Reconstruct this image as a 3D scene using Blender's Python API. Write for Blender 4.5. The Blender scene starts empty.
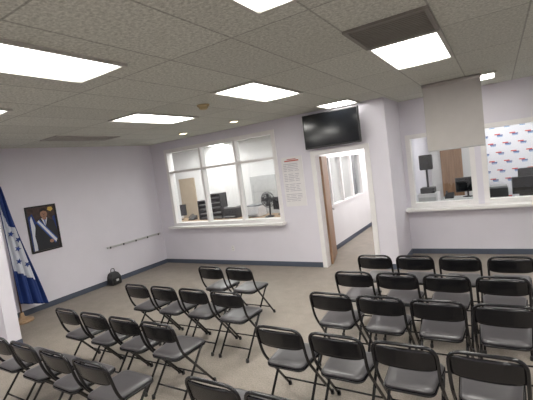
import bpy, bmesh, math
from mathutils import Vector, Matrix

scene = bpy.context.scene
COL = scene.collection
H = 3.05      # ceiling
EYE = 2.10

# ------------------------------------------------------------------ materials
def new_mat(name):
    m = bpy.data.materials.new(name); m.use_nodes = True
    return m, m.node_tree.nodes, m.node_tree.links, m.node_tree.nodes["Principled BSDF"]

def mat(name, col, rough=0.6, metal=0.0, emis=None, estr=0.0, var=0.06, vscale=8.0, bump=0.0, bscale=200.0, spec=None):
    m, N, L, P = new_mat(name)
    P.inputs["Roughness"].default_value = rough
    P.inputs["Metallic"].default_value = metal
    if spec is not None: P.inputs["Specular IOR Level"].default_value = spec
    tc = N.new("ShaderNodeTexCoord")
    nz = N.new("ShaderNodeTexNoise"); nz.inputs["Scale"].default_value = vscale; nz.inputs["Detail"].default_value = 3
    L.new(tc.outputs["Object"], nz.inputs["Vector"])
    rp = N.new("ShaderNodeValToRGB")
    c0 = [max(0, c*(1-var)) for c in col]; c1 = [min(1, c*(1+var)) for c in col]
    rp.color_ramp.elements[0].position = 0.3; rp.color_ramp.elements[1].position = 0.7
    rp.color_ramp.elements[0].color = (*c0, 1); rp.color_ramp.elements[1].color = (*c1, 1)
    L.new(nz.outputs["Fac"], rp.inputs["Fac"]); L.new(rp.outputs["Color"], P.inputs["Base Color"])
    if bump > 0:
        n2 = N.new("ShaderNodeTexNoise"); n2.inputs["Scale"].default_value = bscale
        L.new(tc.outputs["Object"], n2.inputs["Vector"])
        b = N.new("ShaderNodeBump"); b.inputs["Strength"].default_value = bump; b.inputs["Distance"].default_value = 0.003
        L.new(n2.outputs["Fac"], b.inputs["Height"]); L.new(b.outputs["Normal"], P.inputs["Normal"])
    if emis:
        P.inputs["Emission Color"].default_value = (*emis, 1); P.inputs["Emission Strength"].default_value = estr
    return m

def wood(name, c0, c1, scale=3.0):
    m, N, L, P = new_mat(name)
    tc = N.new("ShaderNodeTexCoord"); mp = N.new("ShaderNodeMapping"); mp.inputs["Scale"].default_value = (8, 8, 0.6)
    nz = N.new("ShaderNodeTexNoise"); nz.inputs["Scale"].default_value = scale; nz.inputs["Detail"].default_value = 6
    rp = N.new("ShaderNodeValToRGB"); rp.color_ramp.elements[0].color = (*c0, 1); rp.color_ramp.elements[1].color = (*c1, 1)
    rp.color_ramp.elements[0].position = .35; rp.color_ramp.elements[1].position = .65
    L.new(tc.outputs["Object"], mp.inputs["Vector"]); L.new(mp.outputs["Vector"], nz.inputs["Vector"])
    L.new(nz.outputs["Fac"], rp.inputs["Fac"]); L.new(rp.outputs["Color"], P.inputs["Base Color"])
    P.inputs["Roughness"].default_value = 0.45
    return m

def ceiling_mat():
    m, N, L, P = new_mat("ceiling_tile")
    tc = N.new("ShaderNodeTexCoord"); sp = N.new("ShaderNodeSeparateXYZ"); cb = N.new("ShaderNodeCombineXYZ")
    L.new(tc.outputs["Object"], sp.inputs[0])
    ax = N.new("ShaderNodeMath"); ax.operation = 'ADD'; ax.inputs[1].default_value = 2.17 + 61
    ay = N.new("ShaderNodeMath"); ay.operation = 'ADD'; ay.inputs[1].default_value = -3.53 + 122
    L.new(sp.outputs["X"], ax.inputs[0]); L.new(sp.outputs["Y"], ay.inputs[0])
    L.new(ay.outputs[0], cb.inputs["X"]); L.new(ax.outputs[0], cb.inputs["Y"])
    bk = N.new("ShaderNodeTexBrick"); bk.offset = 0; bk.squash = 1
    bk.inputs["Scale"].default_value = 1; bk.inputs["Brick Width"].default_value = 1.22; bk.inputs["Row Height"].default_value = 0.61
    bk.inputs["Mortar Size"].default_value = 0.009; bk.inputs["Mortar Smooth"].default_value = 0.4
    bk.inputs["Color1"].default_value = (1, 1, 1, 1); bk.inputs["Color2"].default_value = (0.90, 0.90, 0.90, 1); bk.inputs["Mortar"].default_value = (0.60, 0.60, 0.60, 1)
    L.new(cb.outputs[0], bk.inputs["Vector"])
    nz = N.new("ShaderNodeTexNoise"); nz.inputs["Scale"].default_value = 42; nz.inputs["Detail"].default_value = 5; nz.inputs["Roughness"].default_value = .75
    L.new(tc.outputs["Object"], nz.inputs["Vector"])
    rp = N.new("ShaderNodeValToRGB")
    rp.color_ramp.elements[0].position = .34; rp.color_ramp.elements[0].color = (.40, .41, .365, 1)
    rp.color_ramp.elements[1].position = .62; rp.color_ramp.elements[1].color = (.72, .73, .665, 1)
    L.new(nz.outputs["Fac"], rp.inputs["Fac"])
    mx = N.new("ShaderNodeMix"); mx.data_type = 'RGBA'; mx.blend_type = 'MULTIPLY'; mx.inputs[0].default_value = 1
    L.new(rp.outputs["Color"], mx.inputs[6]); L.new(bk.outputs["Color"], mx.inputs[7]); L.new(mx.outputs[2], P.inputs["Base Color"])
    b = N.new("ShaderNodeBump"); b.inputs["Strength"].default_value = .2; b.inputs["Distance"].default_value = .003
    L.new(nz.outputs["Fac"], b.inputs["Height"]); L.new(b.outputs["Normal"], P.inputs["Normal"])
    P.inputs["Roughness"].default_value = .95
    return m

def carpet_mat():
    m, N, L, P = new_mat("carpet")
    tc = N.new("ShaderNodeTexCoord")
    n1 = N.new("ShaderNodeTexNoise"); n1.inputs["Scale"].default_value = 70; n1.inputs["Detail"].default_value = 4
    n2 = N.new("ShaderNodeTexNoise"); n2.inputs["Scale"].default_value = 5; n2.inputs["Detail"].default_value = 6; n2.inputs["Roughness"].default_value = .65
    L.new(tc.outputs["Object"], n1.inputs["Vector"]); L.new(tc.outputs["Object"], n2.inputs["Vector"])
    r1 = N.new("ShaderNodeValToRGB"); r1.color_ramp.elements[0].position = .3; r1.color_ramp.elements[1].position = .7
    r1.color_ramp.elements[0].color = (.215, .185, .157, 1); r1.color_ramp.elements[1].color = (.345, .302, .26, 1)
    r2 = N.new("ShaderNodeValToRGB"); r2.color_ramp.elements[0].position = .35; r2.color_ramp.elements[1].position = .65
    r2.color_ramp.elements[0].color = (.84, .84, .85, 1); r2.color_ramp.elements[1].color = (1, 1, 1, 1)
    L.new(n1.outputs["Fac"], r1.inputs["Fac"]); L.new(n2.outputs["Fac"], r2.inputs["Fac"])
    mx = N.new("ShaderNodeMix"); mx.data_type = 'RGBA'; mx.blend_type = 'MULTIPLY'; mx.inputs[0].default_value = 1
    L.new(r1.outputs["Color"], mx.inputs[6]); L.new(r2.outputs["Color"], mx.inputs[7]); L.new(mx.outputs[2], P.inputs["Base Color"])
    b = N.new("ShaderNodeBump"); b.inputs["Strength"].default_value = .2; b.inputs["Distance"].default_value = .003
    L.new(n1.outputs["Fac"], b.inputs["Height"]); L.new(b.outputs["Normal"], P.inputs["Normal"])
    P.inputs["Roughness"].default_value = .6
    return m

def glass_mat():
    m = bpy.data.materials.new("window_glass"); m.use_nodes = True
    N = m.node_tree.nodes; L = m.node_tree.links; N.clear()
    o = N.new("ShaderNodeOutputMaterial"); t = N.new("ShaderNodeBsdfTransparent"); g = N.new("ShaderNodeBsdfGlossy")
    g.inputs["Roughness"].default_value = 0.02; t.inputs["Color"].default_value = (.96, .98, .98, 1)
    f = N.new("ShaderNodeLayerWeight"); f.inputs["Blend"].default_value = .5
    p = N.new("ShaderNodeMath"); p.operation = 'POWER'; p.inputs[1].default_value = 3
    q = N.new("ShaderNodeMath"); q.operation = 'MULTIPLY_ADD'; q.inputs[1].default_value = .5; q.inputs[2].default_value = .05
    mx = N.new("ShaderNodeMixShader")
    L.new(f.outputs["Facing"], p.inputs[0]); L.new(p.outputs[0], q.inputs[0]); L.new(q.outputs[0], mx.inputs[0])
    L.new(t.outputs[0], mx.inputs[1]); L.new(g.outputs[0], mx.inputs[2]); L.new(mx.outputs[0], o.inputs[0])
    return m

def lens_mat(name, col, s, hx=None, hy=None):
    m, N, L, P = new_mat(name)
    P.inputs["Base Color"].default_value = (.7, .7, .68, 1); P.inputs["Roughness"].default_value = .5
    P.inputs["Emission Color"].default_value = (*col, 1)
    tc = N.new("ShaderNodeTexCoord")
    def mth(op, a, b=None):
        n = N.new("ShaderNodeMath"); n.operation = op
        for i, v in enumerate((a, b)):
            if v is None: continue
            if isinstance(v, (int, float)): n.inputs[i].default_value = v
            else: L.new(v, n.inputs[i])
        return n.outputs[0]
    if hx is None:
        P.inputs["Emission Strength"].default_value = s; return m
    sp = N.new("ShaderNodeSeparateXYZ"); L.new(tc.outputs["Object"], sp.inputs[0])
    def fall(o, h, pw):
        a = mth('ABSOLUTE', mth('DIVIDE', o, h)); return mth('MAXIMUM', mth('SUBTRACT', 1, mth('POWER', a, pw)), 0)
    v = mth('MULTIPLY', fall(sp.outputs["X"], hx, 2.2), fall(sp.outputs["Y"], hy, 8))
    v = mth('ADD', mth('MULTIPLY', v, s), .62)
    L.new(v, P.inputs["Emission Strength"])
    return m

def backdrop_mat():
    m, N, L, P = new_mat("backdrop_print")
    tc = N.new("ShaderNodeTexCoord"); sp = N.new("ShaderNodeSeparateXYZ"); cb = N.new("ShaderNodeCombineXYZ")
    L.new(tc.outputs["Object"], sp.inputs[0]); L.new(sp.outputs["X"], cb.inputs["X"]); L.new(sp.outputs["Z"], cb.inputs["Y"])
    def marks(off, w, h, col_prev, col, sx):
        bk = N.new("ShaderNodeTexBrick"); bk.offset = .5
        mp = N.new("ShaderNodeMapping"); mp.inputs["Location"].default_value = (off[0]+20, off[1]+20, 0)
        L.new(cb.outputs[0], mp.inputs["Vector"]); L.new(mp.outputs[0], bk.inputs["Vector"])
        bk.inputs["Scale"].default_value = 1; bk.inputs["Brick Width"].default_value = w; bk.inputs["Row Height"].default_value = h
        bk.inputs["Mortar Size"].default_value = sx; bk.inputs["Mortar Smooth"].default_value = 0
        mx = N.new("ShaderNodeMix"); mx.data_type = 'RGBA'
        L.new(bk.outputs["Fac"], mx.inputs[0]); mx.inputs[6].default_value = (*col, 1)
        if col_prev is None: mx.inputs[7].default_value = (.72, .71, .76, 1)
        else: L.new(col_prev, mx.inputs[7])
        return mx.outputs[2]
    a = marks((0, 0), .30, .21, None, (.06, .10, .28), .090)
    b = marks((.0, .030), .30, .21, a, (.12, .30, .55), .097)
    c = marks((.05, -.028), .30, .21, b, (.60, .08, .06), .092)
    L.new(c, P.inputs["Base Color"]); P.inputs["Roughness"].default_value = .7
    return m

M = {}
M['wall'] = mat("wall_paint", (.715, .69, .755), .7, var=.02, vscale=2, bump=.15, bscale=150)
M['wall2'] = mat("office_paint", (.79, .78, .78), .75, var=.02, vscale=2)
M['ceil'] = ceiling_mat(); M['floor'] = carpet_mat(); M['glass'] = glass_mat()
M['base'] = mat("baseboard_vinyl", (.075, .09, .125), .55)
M['trim'] = mat("white_trim", (.80, .78, .78), .45, var=.02)
M['black'] = mat("black_steel", (.007, .007, .009), .2, var=.1)
M['pad'] = mat("grey_vinyl", (.060, .056, .060), .30, var=.05, vscale=20)
M['rubber'] = mat("rubber", (.02, .02, .02), .8)
M['plast'] = mat("black_plastic", (.016, .016, .018), .4)
M['grey'] = mat("grey_plastic", (.25, .25, .26), .5)
M['ltgrey'] = mat("light_grey_plastic", (.5, .5, .5), .5)
M['screen'] = mat("dark_screen", (.006, .007, .009), .12)
M['bluescreen'] = mat("lit_blue_screen", (.02, .05, .2), .2, emis=(.1, .3, .9), estr=.5)
M['lens'] = lens_mat("light_lens", (1, .98, .92), 26.0, .30, .60)
M['lens_sq'] = lens_mat("light_lens_square", (1, .98, .92), 20.0, .30, .30)
M['lens2'] = lens_mat("office_lens", (1, .98, .95), 21.0)
M['down'] = lens_mat("downlight_lens", (1, .8, .5), 5.0)
M['frame'] = mat("fixture_frame", (.50, .49, .45), .5)
M['vent'] = mat("vent_metal", (.22, .205, .18), .6)
M['vent2'] = mat("grille_metal", (.42, .41, .38), .6)
M['panel'] = mat("hanging_panel_fabric", (.50, .475, .455), .8, var=.02)
M['doorwood'] = wood("door_wood", (.26, .145, .08), (.36, .215, .125))
M['desk'] = wood("desk_wood", (.28, .18, .10), (.40, .27, .16))
M['tan'] = mat("tan_panel", (.42, .34, .25), .6)
M['paper'] = mat("paper", (.76, .74, .75), .8, var=.02)
M['ink'] = mat("ink_grey", (.44, .42, .48), .8)
M['inkred'] = mat("ink_red", (.5, .12, .10), .8)
M['inkblue'] = mat("ink_blue", (.05, .10, .35), .8)
M['blue'] = mat("flag_blue", (.010, .035, .17), .7, var=.1)
M['white'] = mat("flag_white", (.62, .64, .70), .75, var=.02)
M['gold'] = mat("brass", (.6, .42, .12), .3, metal=1)
M['skin'] = mat("painted_skin", (.32, .17, .11), .6)
M['hair'] = mat("painted_hair", (.015, .01, .008), .6)
M['suit'] = mat("painted_suit", (.010, .012, .018), .5)
M['pback'] = mat("painted_backdrop", (.05, .028, .025), .6, var=.4, vscale=14)
M['backdrop'] = backdrop_mat()
M['cream'] = mat("cream_plastic", (.45, .36, .2), .5)
M['chrome'] = mat("brushed_metal", (.5, .5, .5), .3, metal=1)
M['darkwood'] = wood("dark_pole_wood", (.10, .055, .03), (.16, .09, .05))

# ------------------------------------------------------------------ mesh helpers
def box(bm, x0, x1, y0, y1, z0, z1, mi=0):
    vs = [bm.verts.new((x, y, z)) for x in (x0, x1) for y in (y0, y1) for z in (z0, z1)]
    for q in ((0, 1, 3, 2), (4, 6, 7, 5), (0, 4, 5, 1), (2, 3, 7, 6), (0, 2, 6, 4), (1, 5, 7, 3)):
        f = bm.faces.new([vs[i] for i in q]); f.material_index = mi
    return vs

def fillet(pts, r, n=5):
    pts = [Vector(p) for p in pts]; out = [pts[0]]
    for i in range(1, len(pts)-1):
        a, b, c = pts[i-1], pts[i], pts[i+1]
        d = min(r, (a-b).length*.45, (c-b).length*.45)
        p0 = b+(a-b).normalized()*d; p2 = b+(c-b).normalized()*d
        for k in range(n+1):
            t = k/n; out.append(p0*(1-t)**2+b*2*t*(1-t)+p2*t*t)
    out.append(pts[-1]); return out

def tube(bm, pts, r, seg=10, mi=0, closed=False):
    pts = [Vector(p) for p in pts]; n = len(pts); rings = []
    T = []
    for i in range(n):
        if closed: t = pts[(i+1) % n]-pts[i-1]
        else: t = pts[min(i+1, n-1)]-pts[max(i-1, 0)]
        T.append(t.normalized())
    up = Vector((0, 0, 1)) if abs(T[0].z) < .9 else Vector((1, 0, 0))
    nrm = (up-T[0]*up.dot(T[0])).normalized()
    for i in range(n):
        nrm = (nrm-T[i]*nrm.dot(T[i])).normalized(); b = T[i].cross(nrm)
        rr = r[i] if isinstance(r, (list, tuple)) else r
        rings.append([bm.verts.new(pts[i]+(nrm*math.cos(2*math.pi*k/seg)+b*math.sin(2*math.pi*k/seg))*rr) for k in range(seg)])
    for i in range(n if closed else n-1):
        A, B = rings[i], rings[(i+1) % n]
        for k in range(seg):
            f = bm.faces.new((A[k], A[(k+1) % seg], B[(k+1) % seg], B[k])); f.smooth = True; f.material_index = mi
    if not closed:
        f = bm.faces.new(rings[0][::-1]); f.material_index = mi
        f = bm.faces.new(rings[-1]); f.material_index = mi

def lathe(bm, prof, seg=24, c=(0, 0, 0), mi=0):
    rings = []
    for (r, z) in prof:
        rings.append([bm.verts.new((c[0]+r*math.cos(2*math.pi*k/seg), c[1]+r*math.sin(2*math.pi*k/seg), c[2]+z)) for k in range(seg)])
    for A, B in zip(rings, rings[1:]):
        for k in range(seg):
            f = bm.faces.new((A[k], A[(k+1) % seg], B[(k+1) % seg], B[k])); f.smooth = True; f.material_index = mi
    bm.faces.new(rings[0][::-1]).material_index = mi; bm.faces.new(rings[-1]).material_index = mi

def finish(name, bm, mats, loc=(0, 0, 0), parent=None, bevel=0, subsurf=0, recalc=True, **props):
    if recalc: bmesh.ops.recalc_face_normals(bm, faces=bm.faces)
    me = bpy.data.meshes.new(name); bm.to_mesh(me); bm.free()
    for m in (mats if isinstance(mats, (list, tuple)) else [mats]): me.materials.append(M[m] if isinstance(m, str) else m)
    o = bpy.data.objects.new(name, me); o.location = loc; COL.objects.link(o)
    if parent: o.parent = parent
    if bevel:
        b = o.modifiers.new("bevel", 'BEVEL'); b.width = bevel; b.segments = 3; b.limit_method = 'ANGLE'
    if subsurf:
        s = o.modifiers.new("sub", 'SUBSURF'); s.levels = subsurf; s.render_levels = subsurf
    for k, v in props.items(): o[k] = v
    return o

def boxes(name, bl, mats, **kw):
    bm = bmesh.new()
    for b in bl: box(bm, *b)
    return finish(name, bm, mats, **kw)

def empty(name, loc, **props):
    e = bpy.data.objects.new(name, None); e.empty_display_size = .1; e.location = loc; COL.objects.link(e)
    for k, v in props.items(): e[k] = v
    return e

def poly(bm, pts3, mi=0):
    f = bm.faces.new([bm.verts.new(p) for p in pts3]); f.material_index = mi; return f

S = dict(kind="structure")
# ------------------------------------------------------------------ room shell
XL, YB, YR, XS = -7.50, 6.78, 7.90, -1.62
boxes("floor", [(-11, 3.6, -2.4, 12, -.1, 0)], 'floor', **S)
boxes("ceiling", [(-11, 3.6, -2.4, 12, H, H+.12)], 'ceil', **S)
boxes("wall_left", [(XL-.15, XL, -2.4, YB, 0, H)], 'wall', **S)
W1 = (-7.0, -3.88, .97, 2.83)
D1 = (-3.04, -2.01, 2.25)
boxes("wall_back", [
    (-11, W1[0], YB, YB+.15, 0, H), (W1[0], W1[1], YB, YB+.15, 0, W1[2]), (W1[0], W1[1], YB, YB+.15, W1[3], H),
    (W1[1], D1[0], YB, YB+.15, 0, H), (D1[0], D1[1], YB, YB+.15, D1[2], H), (D1[1], XS, YB, YB+.15, 0, H)], 'wall', **S)
boxes("wall_recess", [(XS-.15, XS, YB+.15, 12, 0, H)], 'wall', **S)
W2 = (-1.52, -.40, .97, 2.35); W3 = (-.24, 1.9, .97, 2.35)
boxes("wall_front_office", [
    (XS, W2[0], YR, YR+.14, 0, H), (W2[0], W2[1], YR, YR+.14, 0, .97), (W2[0], W2[1], YR, YR+.14, 2.35, H),
    (W2[1], W3[0], YR, YR+.14, 0, H), (W3[0], W3[1], YR, YR+.14, 0, .97), (W3[0], W3[1], YR, YR+.14, 2.35, H),
    (W3[1], 3.6, YR, YR+.14, 0, H)], 'wall', **S)
boxes("wall_right", [(3.6, 3.75, -2.4, 12, 0, H)], 'wall', **S)
boxes("wall_rear", [(-7.65, 3.75, -2.55, -2.4, 0, H)], 'wall', **S)
boxes("wall_partition", [(XL, -6.07, 2.36, 2.54, 0, H)], 'wall', **S)
cw = (7.55, 10.6, 1.0, 2.2); XC = -3.36
boxes("wall_corridor", [(XC-.12, XC, YB+.15, cw[0], 0, H), (XC-.12, XC, cw[0], cw[1], 0, cw[2]), (XC-.12, XC, cw[0], cw[1], cw[3], H), (XC-.12, XC, cw[1], 12, 0, H)], 'wall2', **S)
boxes("wall_office_far", [(-11, XC-.12, 9.9, 10.02, 0, H)], 'wall2', **S)
boxes("wall_office_side", [(-11.1, -11, YB, 10.02, 0, H)], 'wall2', **S)
boxes("wall_far", [(XC, 3.6, 11.4, 11.52, 0, H)], 'wall2', **S)
bh, bt = .10, .014
boxes("baseboard_left", [(XL, XL+bt, 2.54, YB-bt, 0, bh)], 'base', **S)
boxes("baseboard_back", [(XL+bt, D1[0]-.07, YB-bt, YB, 0, bh), (D1[1]+.07, XS, YB-bt, YB, 0, bh)], 'base', **S)
boxes("baseboard_recess", [(XS, XS+bt, YB, YR-bt, 0, bh)], 'base', **S)
boxes("baseboard_right", [(XS, 3.6, YR-bt, YR, 0, bh)], 'base', **S)
boxes("baseboard_partition", [(-6.07, -6.07+bt, 2.36, 2.54, 0, bh), (XL+bt, -6.07, 2.36-bt, 2.36, 0, bh)], 'base', **S)
boxes("baseboard_corridor", [(XC, XC+bt, YB+.15, 11.4, 0, bh)], 'base', **S)

def window(name, x0, x1, y, z0, z1, vm, hm, fw=.055, dep=.17, yglass=.07):
    bm = bmesh.new(); p = .02
    y0, y1 = y-p, y-p+dep+.02
    box(bm, x0-.03, x0+fw, y0, y1, z0-.03, z1+.03); box(bm, x1-fw, x1+.03, y0, y1, z0-.03, z1+.03)
    box(bm, x0+fw, x1-fw, y0, y1, z1-fw, z1+.03); box(bm, x0+fw, x1-fw, y0, y1, z0-.03, z0+fw)
    xs = [x0+fw]+[v for v in vm]+[x1-fw]
    for v in vm: box(bm, v-fw/2, v+fw/2, y0+.01, y1-.03, z0+fw, z1-fw)
    for h in hm:
        for i in range(len(xs)-1):
            a = xs[i]+(fw/2 if i else 0); b = xs[i+1]-(fw/2 if i < len(xs)-2 else 0)
            box(bm, a, b, y0+.012, y1-.04, h-fw/2, h+fw/2)
    w = finish(name, bm, 'trim', **S)
    g = boxes("glass_pane", [(x0+fw, x1-fw, y+yglass, y+yglass+.006, z0+fw, z1-fw)], 'glass', parent=w)
    return w
window("window_1", *W1[:2], YB, *W1[2:], [-5.90, -4.89], [2.29])
window("window_2", *W2[:2], YR, *W2[2:], [], [])
window("window_3", *W3[:2], YR, *W3[2:], [1.0], [])
boxes("trim_1", [(W1[0]-.08, W1[1]+.08, YB-.19, YB-.021, .905, .955)], 'trim', bevel=.006, **S)
boxes("trim_2", [(XS+.005, 2.1, YR-.26, YR-.021, .89, .945)], 'trim', bevel=.006, **S)
bm = bmesh.new()
a, b, c, d = cw
box(bm, XC-.13, XC+.02, a, a+.05, c, d); box(bm, XC-.13, XC+.02, b-.05, b, c, d)
box(bm, XC-.13, XC+.02, a+.05, b-.05, c, c+.05); box(bm, XC-.13, XC+.02, a+.05, b-.05, d-.05, d)
for yy in (8.3, 9.05, 9.8): box(bm, XC-.12, XC+.01, yy-.035, yy+.035, c+.05, d-.05)
wc = finish("window_4", bm, 'trim', **S)
boxes("glass_pane", [(XC-.06, XC-.054, a+.05, b-.05, c+.05, d-.05)], 'glass', parent=wc)

df = boxes("trim_3", [(D1[0]-.06, D1[0]+.03, YB-.02, YB+.17, 0, D1[2]-.03), (D1[1]-.03, D1[1]+.06, YB-.02, YB+.17, 0, D1[2]-.03),
                      (D1[0]-.06, D1[1]+.06, YB-.02, YB+.17, D1[2]-.03, D1[2]+.06)], 'trim', **S)
bm = bmesh.new(); box(bm, 0, .90, -.022, .022, .01, 2.19)
dl = finish("door_1", bm, 'doorwood', loc=(D1[0]+.045, YB+.20, 0), bevel=.003, **S)
dl.rotation_euler = (0, 0, math.radians(106))
bm2 = bmesh.new(); tube(bm2, fillet([(.83, -.022, 1.02), (.83, -.075, 1.02), (.72, -.075, 1.02)], .02), .01)
finish("door_handle", bm2, 'chrome', parent=dl)
# outlet on back wall
e = empty("wall_outlet", (-5.3, YB, .38), label="small white electrical outlet plate under the window", category="outlet")
boxes("outlet_plate", [(-.035, .035, -.007, -.0005, -.058, .058)], 'trim', parent=e, bevel=.002)
for zz in (-.028, .028): boxes("socket", [(-.014, .014, -.0085, -.0072, zz-.014, zz+.014)], 'ltgrey', parent=e)

# ------------------------------------------------------------------ ceiling fixtures
def ceiling_light(x0, y0, w=.61, l=1.22, lens='lens', lab="recessed fluorescent troffer with glowing prismatic lens in grid ceiling", grp="fluorescent ceiling lights"):
    e = empty("ceiling_light", (x0+w/2, y0+l/2, H), label=lab, category="ceiling light", group=grp)
    a, b, f = w/2, l/2, .03
    boxes("light_frame", [(-a, a, -b, -b+f, -.022, 0), (-a, a, b-f, b, -.022, 0), (-a, -a+f, -b+f, b-f, -.022, 0), (a-f, a, -b+f, b-f, -.022, 0)], 'frame', parent=e)
    boxes("diffuser", [(-a+f, a-f, -b+f, b-f, -.012, -.001)], lens, parent=e)
    return e
for (x, y) in [(-3.03, .87), (-2.78, 3.53), (-4.61, 3.48), (-.95, 3.53), (-1.20, .87), (.88, 3.53), (.63, .87), (-4.86, .87), (-3.03, -1.7), (.63, -1.7), (-6.2, -1.0)]:
    ceiling_light(x, y)
ceiling_light(-2.62, 6.10, .61, .61, 'lens_sq', lab="square fluorescent ceiling light close to the wall")
ceiling_light(-.56, 6.47, .61, .61, 'lens_sq', lab="square fluorescent ceiling light behind the hanging panel")
for (x, y) in [(-6.6, 7.2), (-8.9, 7.6), (-4.9, 7.6), (-2.8, 8.6), (-2.8, 10.2), (-.6, 8.9), (1.2, 8.9), (-8.0, 8.7)]:
    ceiling_light(x, y, lens='lens2', lab="fluorescent ceiling light inside the glazed office", grp="office ceiling lights")

def vent(x0, y0, w, l, lab, mt):
    e = empty("ceiling_vent", (x0+w/2, y0+l/2, H), label=lab, category="vent")
    a, b, f = w/2, l/2, .03
    boxes("vent_frame", [(-a, a, -b, -b+f, -.02, 0), (-a, a, b-f, b, -.02, 0), (-a, -a+f, -b+f, b-f, -.02, 0), (a-f, a, -b+f, b-f, -.02, 0)], mt, parent=e)
    bl = [(-a+f, a-f, -b+f, b-f, -.004, 0)]
    n = int((l-2*f)/.04)
    for i in range(n):
        yy = -b+f+(i+.5)*(l-2*f)/n; bl.append((-a+f, a-f, yy-.006, yy+.006, -.018, -.004))
    boxes("louvre", bl, mt, parent=e)
vent(-.95, 2.90, .61, .61, "dark louvred return air vent in the grid ceiling", 'vent')
vent(-6.5, 3.53, .50, 1.22, "grey slotted unlit ceiling grille near the side wall", 'vent2')

for (x, y) in [(-4.16, 5.87), (-5.58, 5.99)]:
    e = empty("downlight", (x, y, H), label="small round warm recessed downlight", category="ceiling light", group="round downlights")
    bm = bmesh.new(); lathe(bm, [(.10, 0), (.105, -.008), (.09, -.018), (.075, -.016)]); finish("trim_ring", bm, 'frame', parent=e)
    bm = bmesh.new(); lathe(bm, [(.074, -.017), (.06, -.022), (.02, -.025)]); finish("lamp_lens", bm, 'down', parent=e)
e = empty("smoke_detector", (-3.33, 4.04, H), label="round yellowed smoke detector on the ceiling", category="smoke detector")
bm = bmesh.new(); lathe(bm, [(.085, 0), (.085, -.015), (.07, -.03)]); finish("mounting_base", bm, 'cream', parent=e)
bm = bmesh.new(); lathe(bm, [(.06, -.03), (.055, -.055), (.03, -.065)]); finish("sensor_dome", bm, 'cream', parent=e)

e = empty("hanging_panel", (-.54, 6.40, H), label="plain beige-grey fabric panel hanging from the ceiling", category="hanging sign")
boxes("panel_sheet", [(-.39, .39, -.008, .008, -1.02, -.05)], 'panel', parent=e)
bm = bmesh.new(); tube(bm, [(-.40, 0, -.03), (.40, 0, -.03)], .028); finish("roller_tube", bm, 'panel', parent=e)
bm = bmesh.new(); tube(bm, [(-.39, 0, -1.02), (.39, 0, -1.02)], .012); finish("bottom_bar", bm, 'ltgrey', parent=e)
for sx in (-.3, .3):
    boxes("ceiling_bracket", [(sx-.015, sx+.015, -.015, .015, -.03, 0)], 'ltgrey', parent=e)

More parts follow.
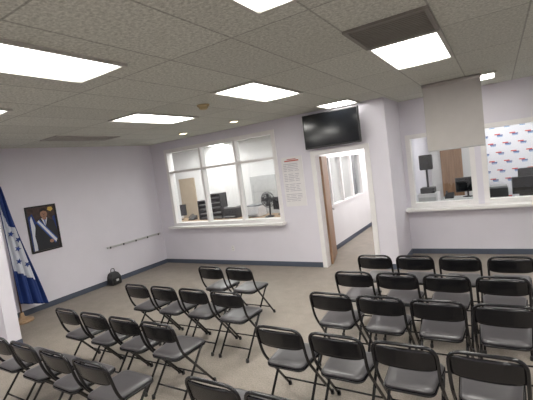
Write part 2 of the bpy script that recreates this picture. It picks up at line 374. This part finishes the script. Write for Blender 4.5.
# ------------------------------------------------------------------ folding chair template
def chair_parts():
    P = []
    hw = .215
    pts = [(-hw-.005, .215, .012), (-hw, -.165, .50), (-hw, -.235, .79), (hw, -.235, .79), (hw, -.165, .50), (hw+.005, .215, .012)]
    bm = bmesh.new()
    path = fillet([Vector(p) for p in pts], .09, 6)
    tube(bm, path, .0125, 10)
    P.append(("tubular_frame", bm, 'black', None))
    for sx in (-1, 1):
        bm = bmesh.new(); tube(bm, fillet([(sx*.190, .14, .425), (sx*.190, .10, .40), (sx*.192, -.235, .012)], .03, 3), .0115, 10)
        P.append(("rear_leg", bm, 'black', None))
    bm = bmesh.new(); tube(bm, [(-.190, -.155, .11), (.190, -.155, .11)], .008, 8); P.append(("crossbar", bm, 'black', None))
    bm = bmesh.new(); tube(bm, [(-.215, .13, .12), (.215, .13, .12)], .008, 8); P.append(("crossbar", bm, 'black', None))
    for (x, y) in ((-.22, .215), (.22, .215), (-.192, -.235), (.192, -.235)):
        bm = bmesh.new(); lathe(bm, [(.017, 0), (.018, .012), (.016, .035), (.013, .04)], 12, (x, y, 0)); P.append(("foot_cap", bm, 'rubber', None))
    bm = bmesh.new(); nx, nz = 14, 6; G = []
    for side in (0, 1):
        g = []
        for i in range(nx+1):
            row = []
            x = -.205+.41*i/nx
            for j in range(nz+1):
                t = j/nz; z = .605+.165*t
                if j == nz: z -= .02*(abs(x)/.205)**6
                if j == 0: z += .02*(abs(x)/.205)**6
                y = -.165-.07*(z-.50)/.29 - .022*(1-(x/.205)**2)
                row.append(bm.verts.new((x, y+(.007 if side else -.007), z)))
            g.append(row)
        G.append(g)
    for side in (0, 1):
        for i in range(nx):
            for j in range(nz):
                q = (G[side][i][j], G[side][i+1][j], G[side][i+1][j+1], G[side][i][j+1])
                f = bm.faces.new(q if side == 0 else q[::-1]); f.smooth = True
    for i in range(nx):
        bm.faces.new((G[0][i][0], G[1][i][0], G[1][i+1][0], G[0][i+1][0])); bm.faces.new((G[0][i][nz], G[0][i+1][nz], G[1][i+1][nz], G[1][i][nz]))
    for j in range(nz):
        bm.faces.new((G[0][0][j], G[0][0][j+1], G[1][0][j+1], G[1][0][j])); bm.faces.new((G[0][nx][j], G[1][nx][j], G[1][nx][j+1], G[0][nx][j+1]))
    P.append(("backrest", bm, 'black', None))
    def outline(w, y0, y1, r, n=6, taper=.02):
        o = []
        for cx, cy, a0 in ((w-r, y1-r, 0), (-w+r, y1-r, 90), (-w+taper+r, y0+r, 180), (w-taper-r, y0+r, 270)):
            for k in range(n+1):
                an = math.radians(a0+90*k/n); o.append((cx+r*math.cos(an), cy+r*math.sin(an)))
        return o
    def slab(levels, smooth=True):
        bm = bmesh.new(); rings = []
        for (w, y0, y1, r, z) in levels:
            rings.append([bm.verts.new((x, y, z)) for x, y in outline(w, y0, y1, r)])
        for A, B in zip(rings, rings[1:]):
            n = len(A)
            for k in range(n):
                f = bm.faces.new((A[k], A[(k+1) % n], B[(k+1) % n], B[k])); f.smooth = smooth
        bm.faces.new(rings[0][::-1]); bm.faces.new(rings[-1]); return bm
    P.append(("seat_pan", slab([(.196, -.205, .215, .06, .415), (.20, -.21, .22, .06, .422), (.20, -.21, .22, .06, .436)]), 'black', None))
    P.append(("seat_pad", slab([(.190, -.198, .21, .055, .436), (.193, -.202, .213, .055, .446), (.188, -.196, .208, .052, .456), (.17, -.175, .19, .045, .462), (.12, -.12, .14, .03, .464)]), 'pad', "grey vinyl seat cushion"))
    return P

tmpl = []
for (n, bm, m, lab) in chair_parts():
    bmesh.ops.recalc_face_normals(bm, faces=bm.faces)
    me = bpy.data.meshes.new("chair_"+n); bm.to_mesh(me); bm.free(); me.materials.append(M[m]); tmpl.append((n, me, lab))

import random
random.seed(4)
first = None; first_parts = []
def add_chair(x, y, rot=0.0, grp="black folding chairs in rows"):
    global first
    if first is None:
        first = empty("folding_chair", (x, y, 0)); ch = first
        for n, me, lab in tmpl:
            o = bpy.data.objects.new(n, me); COL.objects.link(o); o.parent = first
            if lab: o["label"] = lab
            first_parts.append(o)
    else:
        ch = first.copy(); ch.name = "folding_chair"; COL.objects.link(ch)
        for p in first_parts:
            c = p.copy(); COL.objects.link(c); c.parent = ch
    ch.location = (x, y, 0); ch.rotation_euler = (0, 0, rot)
    ch["label"] = "black metal folding chair with grey padded seat"; ch["category"] = "chair"; ch["group"] = grp
rows = [
    (2.52, [-1.64, -1.14, -.645, -.15]),
    (3.36, [-1.52, -1.03, -.54, -.05]), (4.07, [-1.52, -1.03, -.54, -.05]), (4.79, [-1.47, -.97, -.47, .03]),
    (1.70, [-1.68, -1.19])]
ga = "folding chairs in the block beneath the television side"; gb = "folding chairs in the block by the flag"
for y, xs in rows:
    for x in xs: add_chair(x, y+.235, random.uniform(-.015, .015), ga)
rowsL = [(1.59, [-2.82, -3.33, -3.85, -4.35]), (2.30, [-2.84, -3.34, -3.84, -4.34]), (3.18, [-2.70, -3.20, -3.70, -4.20]), (4.06, [-3.15, -3.66])]
for y, xs in rowsL:
    for x in xs: add_chair(x, y+.235, random.uniform(-.015, .015), gb)

# ------------------------------------------------------------------ television
e = empty("television", (-2.56, 6.60, 2.66), label="black flat-screen television mounted above the doorway", category="television")
boxes("tv_body", [(-.54, .54, -.02, .035, -.315, .315)], 'plast', parent=e, bevel=.008)
boxes("tv_screen", [(-.515, .515, -.024, -.0205, -.285, .295)], 'screen', parent=e)
boxes("wall_bracket", [(-.2, .2, .036, .06, -.15, .15), (-.05, .05, .06, .18, -.08, .08)], 'plast', parent=e)
e = empty("wall_chart", (-3.53, YB, 1.76), label="white printed notice board with columns of small text", category="poster")
boxes("chart_sheet", [(-.235, .235, -.012, -.001, -.5, .5)], 'paper', parent=e)
bl = []
for i in range(24):
    z = .36-i*.034
    if i % 6 == 5: continue
    for (a, b) in ((-.20, -.12), (-.10, .02), (.05, .12)):
        bl.append((a, b+random.uniform(-.02, .04), -.0145, -.0125, z-.006, z+.004))
boxes("chart_print", bl, 'ink', parent=e)
boxes("chart_heading", [(-.16, .16, -.0145, -.0125, .41, .435), (-.10, .10, -.0145, -.0125, .445, .46)], 'inkred', parent=e)

# ------------------------------------------------------------------ portrait on left wall (faces +X)
e = empty("framed_portrait", (XL, 3.85, 1.51), label="black-framed portrait of a man in dark suit with sash", category="picture")
w2, h2, f = .285, .44, .028
boxes("picture_frame", [(.001, .03, -w2, w2, -h2, -h2+f), (.001, .03, -w2, w2, h2-f, h2), (.001, .03, -w2, -w2+f, -h2+f, h2-f), (.001, .03, w2-f, w2, -h2+f, h2-f)], 'plast', parent=e, bevel=.004)
boxes("picture_backing", [(.001, .010, -w2+f, w2-f, -h2+f, h2-f)], 'pback', parent=e)
def flat(name, pts, m, lvl, big=True):
    bm = bmesh.new()
    if big: pts = [((p-.05)*1.16+.04, (q+.40)*1.13-.405) for p, q in pts]
    pts = [(max(-.256, min(.256, p)), max(-.411, min(.411, q))) for p, q in pts]
    poly(bm, [(0.0105+lvl*.0012, a, b) for a, b in pts])
    return finish(name, bm, m, parent=e, recalc=False)
ell = lambda cx, cy, rx, ry, n=24: [(cx+rx*math.cos(2*math.pi*k/n), cy+ry*math.sin(2*math.pi*k/n)) for k in range(n)]
flat("painted_flag", [(-.25, -.40), (-.10, -.40), (-.09, .05), (-.17, .30), (-.25, .25)], 'blue', 0, False)
flat("painted_curtain", [(.19, -.1), (.25, -.12), (.25, .22), (.20, .2)], 'blue', 0, False)
flat("painted_flag_stripe", [(-.23, -.40), (-.17, -.40), (-.15, .05), (-.19, .26), (-.22, .2)], 'white', 1, False)
flat("painted_suit", [(-.12, -.40), (.22, -.40), (.23, -.12), (.20, .06), (.10, .13), (.0, .13), (-.10, .05), (-.14, -.15)], 'suit', 2)
flat("painted_shirt", [(.0, .13), (.05, -.02), (.10, .13)], 'white', 3)
flat("painted_tie", [(.04, .10), (.05, -.03), (.065, .10)], 'inkblue', 4)
flat("painted_sash", [(-.09, .07), (-.03, .115), (.21, -.25), (.17, -.33)], 'inkblue', 4)
flat("painted_sash_stripe", [(-.07, .082), (-.045, .105), (.203, -.268), (.180, -.312)], 'white', 5)
flat("painted_neck", [(.02, .10), (.08, .10), (.085, .16), (.015, .16)], 'skin', 5)
flat("painted_face", ell(.05, .20, .056, .076), 'skin', 6)
flat("painted_hand", ell(.11, -.28, .035, .03), 'skin', 6)
flat("painted_hair", [(-.010, .21), (-.007, .265), (.03, .292), (.075, .29), (.107, .26), (.110, .21), (.095, .24), (.05, .255), (.005, .24)], 'hair', 7)
flat("painted_eye", ell(.03, .205, .008, .004, 10), 'pback', 8)
flat("painted_eye", ell(.07, .205, .008, .004, 10), 'pback', 8)
flat("painted_nose", [(.046, .20), (.054, .20), (.058, .178), (.042, .178)], 'pback', 8)
flat("painted_mouth", ell(.05, .158, .014, .004, 10), 'pback', 8)
flat("painted_chandelier", [(.14, .39), (.21, .39), (.23, .34), (.18, .30), (.12, .34)], 'gold', 1, False)

e = empty("wall_rail", (XL, 5.88, .80), label="slim pale wall rail with small dark hooks", category="handrail")
boxes("rail_bar", [(.018, .036, -.78, .78, -.022, .022)], 'ltgrey', parent=e, bevel=.004)
for yy in (-.70, -.35, 0, .35, .70):
    bm = bmesh.new(); box(bm, .001, .0175, yy-.02, yy+.02, -.018, .018)
    tube(bm, fillet([(.037, yy, -.01), (.055, yy, -.012), (.058, yy, .01)], .01), .006, 8); box(bm, .0365, .040, yy-.015, yy+.015, -.03, .012)
    finish("bracket", bm, 'plast', parent=e)

# flag + pole
e = empty("flag_stand", (-7.2, 3.08, 0), label="blue and white starred flag draped on a pole", category="flag")
bm = bmesh.new(); lathe(bm, [(.17, 0), (.17, .03), (.12, .05), (.04, .09), (.03, .16)]); finish("stand_base", bm, 'desk', parent=e)
bm = bmesh.new(); tube(bm, [(0, 0, .08), (0, 0, 2.44)], .013); finish("flag_pole", bm, 'darkwood', parent=e)
bm = bmesh.new(); lathe(bm, [(.012, 2.44), (.03, 2.46), (.035, 2.49), (.02, 2.53), (.004, 2.60)], 14); finish("finial", bm, 'gold', parent=e)
bm = bmesh.new(); nu, nv = 48, 60; g = []
def fpt(u, v):
    top = 2.42-.06*u; bot = .17+.16*(1-u)
    z = top+(bot-top)*v
    wd = .10+.35*v**.85
    y = -.07+wd*u+.05*v*v-.02*math.sin(v*5)*u
    x = .045+.045*math.sin(u*17+v*2.2)*(.35+.65*v)+.018*math.sin(u*37+v*4)*v
    return (x, y, z)
for i in range(nu+1):
    g.append([bm.verts.new(fpt(i/nu, j/nv)) for j in range(nv+1)])
for i in range(nu):
    for j in range(nv):
        u, v = (i+.5)/nu, (j+.5)/nv
        f_ = bm.faces.new((g[i][j], g[i+1][j], g[i+1][j+1], g[i][j+1])); f_.smooth = True
        blue = (u > .84) or (u < .06) or (v > .80-.10*(1-u)) or (v < .34 and u > .10+v*.9)
        f_.material_index = 0 if blue else 1
fl = finish("flag_cloth", bm, ['blue', 'white'], parent=e, recalc=False)
sm = fl.modifiers.new("thick", 'SOLIDIFY'); sm.thickness = .003
def star(cx, cy, r, t):
    return [(cx+(r if k % 2 == 0 else r*.42)*math.sin(math.pi*k/5+t), cy+(r if k % 2 == 0 else r*.42)*math.cos(math.pi*k/5+t)) for k in range(10)]
for (u, v) in ((.32, .40), (.66, .44), (.48, .52), (.34, .63), (.68, .65)):
    px, py, pz = fpt(u, v)
    bm = bmesh.new(); poly(bm, [(.112, a, b) for a, b in star(py, pz, .058, u)]); finish("star", bm, 'blue', parent=e, recalc=False)

e = empty("black_bag", (-7.34, 5.06, 0), label="small black bag with carry handle by the wall", category="bag")
e.scale = (.88, .88, .88)
def ring_box(bm, levels):
    R = []
    for (a, b, z, ox) in levels:
        R.append([bm.verts.new((ox+a*sx, b*sy, z)) for sx, sy in ((-1, -1), (1, -1), (1, 1), (-1, 1))])
    for A, B in zip(R, R[1:]):
        for k in range(4): bm.faces.new((A[k], A[(k+1) % 4], B[(k+1) % 4], B[k]))
    bm.faces.new(R[0][::-1]); bm.faces.new(R[-1])
bm = bmesh.new()
ring_box(bm, [(.09, .13, 0, 0), (.10, .145, .04, 0), (.095, .14, .20, 0), (.07, .11, .29, -.01), (.03, .06, .32, -.02)])
finish("bag_body", bm, 'plast', parent=e, bevel=.02)
bm = bmesh.new(); ring_box(bm, [(.015, .10, .03, .115), (.022, .105, .06, .112), (.02, .10, .16, .11), (.008, .08, .18, .10)]); finish("front_pocket", bm, 'rubber', parent=e, bevel=.008)
bm = bmesh.new(); tube(bm, fillet([(-.02, -.05, .30), (-.02, -.05, .40), (-.02, .05, .40), (-.02, .05, .30)], .04), .008); finish("carry_handle", bm, 'rubber', parent=e)
boxes("patch", [(.128, .137, -.04, .03, .10, .15)], 'ltgrey', parent=e)

# ------------------------------------------------------------------ office contents
def desk(x0, x1, y0, y1, z, lab, m='desk'):
    e = empty("office_desk", ((x0+x1)/2, (y0+y1)/2, 0), label=lab, category="desk")
    a, b = (x1-x0)/2, (y1-y0)/2
    boxes("desk_top", [(-a, a, -b, b, z-.03, z)], m, parent=e, bevel=.004)
    for sx in (-1, 1):
        boxes("side_panel", [(min(sx*a, sx*(a-.03)), max(sx*a, sx*(a-.03)), -b+.03, b-.03, 0, z-.03)], m, parent=e)
    boxes("modesty_panel", [(-a+.03, a-.03, b-.06, b-.04, .2, z-.03)], m, parent=e)
def monitor(x, y, z, rot=0, lab="black computer monitor on a stand", scr='screen'):
    e = empty("computer_monitor", (x, y, z), label=lab, category="monitor"); e.rotation_euler = (0, 0, rot)
    boxes("monitor_housing", [(-.25, .25, -.02, .02, .12, .44)], 'plast', parent=e, bevel=.006)
    boxes("monitor_screen", [(-.235, .235, -.024, -.0205, .14, .425)], scr, parent=e)
    bm = bmesh.new(); lathe(bm, [(.11, 0), (.11, .01), (.03, .02), (.02, .03), (.02, .2)]); finish("monitor_stand", bm, 'plast', loc=(0, .035, 0), parent=e)
def printer(x, y, z, w=.42, lab="black office printer with paper tray", mt='plast'):
    e = empty("printer", (x, y, z), label=lab, category="printer")
    boxes("printer_body", [(-w/2, w/2, -.18, .18, 0, .26)], mt, parent=e, bevel=.02)
    boxes("scanner_lid", [(-w/2+.01, w/2-.01, -.17, .17, .262, .30)], 'grey', parent=e, bevel=.01)
    boxes("paper_tray", [(-w/2+.06, w/2-.06, -.28, -.181, .05, .065)], 'grey', parent=e)
def organizer(x, y, z, w, h, n, lab):
    e = empty("tray_organizer", (x, y, z), label=lab, category="organizer")
    boxes("organizer_shell", [(-w/2, -w/2+.02, -.15, .15, 0, h), (w/2-.02, w/2, -.15, .15, 0, h), (-w/2+.02, w/2-.02, .135, .15, 0, h)], 'plast', parent=e)
    for i in range(n+1):
        zz = i*(h-.02)/n
        boxes("tray", [(-w/2+.02, w/2-.02, -.16, .135, zz, zz+.02)], 'plast', parent=e)
        if i < n: boxes("paper_stack", [(-w/2+.04, w/2-.04, -.12, .12, zz+.02, zz+.02+(.015 if i % 2 else .03))], 'ltgrey' if i % 2 else 'grey', parent=e)
def phone(x, y, z, lab="black desk telephone with handset"):
    e = empty("desk_telephone", (x, y, z), label=lab, category="telephone")
    bm = bmesh.new()
    vs = [bm.verts.new(p) for p in ((-.09, -.1, 0), (.09, -.1, 0), (.09, .1, 0), (-.09, .1, 0), (-.09, -.1, .03), (.09, -.1, .03), (.09, .1, .12), (-.09, .1, .12))]
    for q in ((3, 2, 1, 0), (4, 5, 6, 7), (0, 1, 5, 4), (1, 2, 6, 5), (2, 3, 7, 6), (3, 0, 4, 7)): bm.faces.new([vs[i] for i in q])
    finish("phone_body", bm, 'plast', parent=e, bevel=.006)
    bm = bmesh.new(); tube(bm, fillet([(-.06, -.09, .065), (-.06, -.07, .095), (-.06, .07, .155), (-.06, .10, .14)], .02), [.022]+[.016]*12+[.022], 10); finish("handset", bm, 'plast', parent=e)
desk(-8.4, -4.4, 7.55, 8.35, .92, "long light wood office counter behind the glass")
phone(-7.45, 7.9, .92)
organizer(-6.98, 8.0, .92, .36, .52, 4, "black stacked paper tray organizer on the counter")
organizer(-6.55, 8.0, .92, .40, .68, 5, "tall black tray organizer filled with papers")
printer(-6.05, 8.0, .92); monitor(-8.05, 8.0, .92, .2)
printer(-5.35, 8.0, .92, .40, "white office printer with grey lid", 'paper')
monitor(-4.68, 8.10, .92, -.3)
def fan(x, y, zc, base):
    e = empty("desk_fan", (x, y, base), label="black round-headed desk fan behind the glass", category="fan")
    bm = bmesh.new(); lathe(bm, [(.12, 0), (.12, .02), (.03, .05)]); finish("fan_base", bm, 'plast', parent=e)
    bm = bmesh.new(); tube(bm, [(0, .03, .03), (0, .07, zc-base-.05)], .02); finish("fan_pole", bm, 'plast', parent=e)
    bm = bmesh.new()
    for (r, yy) in ((.19, 0), (.15, -.05), (.10, -.065), (.05, -.07), (.15, .05), (.08, .06)):
        tube(bm, [(r*math.cos(2*math.pi*k/28), yy, zc-base+r*math.sin(2*math.pi*k/28)) for k in range(28)], .006, 6, closed=True)
    for k in range(28):
        a = 2*math.pi*k/28; c, s = math.cos(a), math.sin(a)
        tube(bm, [(.05*c, -.07, zc-base+.05*s), (.15*c, -.05, zc-base+.15*s), (.19*c, 0, zc-base+.19*s), (.15*c, .05, zc-base+.15*s)], .004, 5)
    finish("fan_cage", bm, 'plast', parent=e)
    bm = bmesh.new(); tube(bm, [(0, -.03, zc-base), (0, .12, zc-base)], .06, 16); finish("fan_motor", bm, 'plast', parent=e)
    bm = bmesh.new()
    for k in range(4):
        a = 2*math.pi*k/4
        q = [(.04, -.2), (.15, -.55), (.165, .2), (.05, .35)]
        bm.faces.new([bm.verts.new((r*math.cos(a+t), -.02+.02*t, zc-base+r*math.sin(a+t))) for r, t in q])
    finish("fan_blades", bm, 'plast', parent=e, recalc=False)
fan(-4.80, 7.74, 1.34, .92)
e = empty("filing_cabinet", (-5.9, 9.62, 0), label="tall grey metal filing cabinet against office wall", category="cabinet")
boxes("cabinet_body", [(-.45, .45, -.25, .25, 0, 1.9)], 'ltgrey', parent=e, bevel=.006)
for i in range(4):
    dr = boxes("drawer", [(-.42, .42, -.268, -.252, .06+i*.46, .48+i*.46)], 'ltgrey', parent=e, bevel=.004)
    boxes("handle", [(-.08, .08, -.29, -.27, .38+i*.46, .40+i*.46)], 'chrome', parent=dr)
dw = boxes("door_2", [(-9.7, -9.0, 9.84, 9.895, 0, 2.1)], 'tan', **S)
dw = boxes("door_3", [(-1.36, -.84, 11.34, 11.395, 0, 2.2)], 'doorwood', **S)

# right office
desk(-.35, 1.8, 8.12, 8.70, .90, "service desk directly behind the counter window", 'ltgrey')
monitor(.42, 8.45, .90, .15); printer(-.06, 8.5, .90, .34)
organizer(.85, 8.5, .90, .3, .35, 3, "small black tray organizer on the service desk")
desk(-1.15, -.45, 9.1, 9.7, .90, "small office desk with computer", 'ltgrey')
monitor(-.62, 9.4, .90, .3, "black computer monitor turned partly away")
phone(-1.0, 9.35, .90)
# studio light / photo equipment stand near recess wall
e = empty("equipment_cart", (-1.34, 8.75, 0), label="white equipment cart with black photo device on top", category="cart")
boxes("cart_body", [(-.20, .20, -.22, .22, .06, 1.12)], 'paper', parent=e, bevel=.01)
boxes("cart_drawer", [(-.17, .17, -.232, -.221, .75, 1.05)], 'ltgrey', parent=e, bevel=.003)
for sx in (-.15, .15):
    for sy in (-.16, .16):
        bm = bmesh.new(); tube(bm, [(sx-.012, sy, .03), (sx+.012, sy, .03)], .03, 12); finish("caster", bm, 'plast', parent=e)
bm = bmesh.new(); tube(bm, [(0, .02, 1.12), (0, .02, 1.66)], .022); finish("device_post", bm, 'plast', parent=e)
boxes("device_head", [(-.13, .13, -.06, .06, 1.62, 1.94)], 'plast', parent=e, bevel=.02)
bm = bmesh.new(); tube(bm, [(0, -.06, 1.80), (0, -.12, 1.80)], .05, 16); finish("device_lens", bm, 'plast', parent=e)
boxes("device_base", [(-.14, .14, -.14, .14, 1.121, 1.24)], 'plast', parent=e, bevel=.01)
e = empty("photo_backdrop", (1.0, 10.6, 0), label="pale backdrop banner covered in small blue and red marks", category="backdrop")
boxes("backdrop_sheet", [(-1.25, 1.25, -.006, .006, .5, 2.42)], 'backdrop', parent=e)
for sx in (-1.27, 1.27):
    bm = bmesh.new(); tube(bm, [(sx, 0, 0), (sx, 0, 2.46)], .015); finish("backdrop_post", bm, 'plast', parent=e)
bm = bmesh.new(); tube(bm, [(-1.27, 0, 2.44), (1.27, 0, 2.44)], .012); finish("backdrop_bar", bm, 'plast', parent=e)
e = empty("office_chair", (.55, 9.25, 0), label="black high-back swivel office chair", category="chair")
bm = bmesh.new()
for k in range(5):
    a = 2*math.pi*k/5; tube(bm, [(0, 0, .10), (.28*math.cos(a), .28*math.sin(a), .07)], .02, 8)
tube(bm, [(0, 0, .08), (0, 0, .46)], .03, 10); finish("chair_base", bm, 'plast', parent=e)
for k in range(5):
    a = 2*math.pi*k/5; bm = bmesh.new(); tube(bm, [(.28*math.cos(a)-.02, .28*math.sin(a), .03), (.28*math.cos(a)+.02, .28*math.sin(a), .03)], .03, 12); finish("caster", bm, 'plast', parent=e)
boxes("seat", [(-.25, .25, -.25, .25, .46, .55)], 'plast', parent=e, bevel=.03)
boxes("backrest", [(-.24, .24, .20, .28, .56, 1.42)], 'plast', parent=e, bevel=.035)

# ------------------------------------------------------------------ world + camera
w = bpy.data.worlds.new("world"); scene.world = w; w.use_nodes = True
w.node_tree.nodes["Background"].inputs[0].default_value = (.8, .85, 1, 1); w.node_tree.nodes["Background"].inputs[1].default_value = .1
cam = bpy.data.cameras.new("camera"); co = bpy.data.objects.new("camera", cam); COL.objects.link(co)
R = Vector((.8467, .5164, -.1286)).normalized(); U = Vector((.0656, .1386, .9882)); U = (U-R*U.dot(R)).normalized(); B = R.cross(U)
mw = Matrix(((R.x, U.x, B.x, 0), (R.y, U.y, B.y, 0), (R.z, U.z, B.z, EYE), (0, 0, 0, 1)))
co.matrix_world = mw
cam.sensor_width = 36; cam.lens = 378/533*36; cam.clip_start = .05
scene.camera = co
scene.view_settings.view_transform = 'Standard'
scene.view_settings.exposure = 0.0
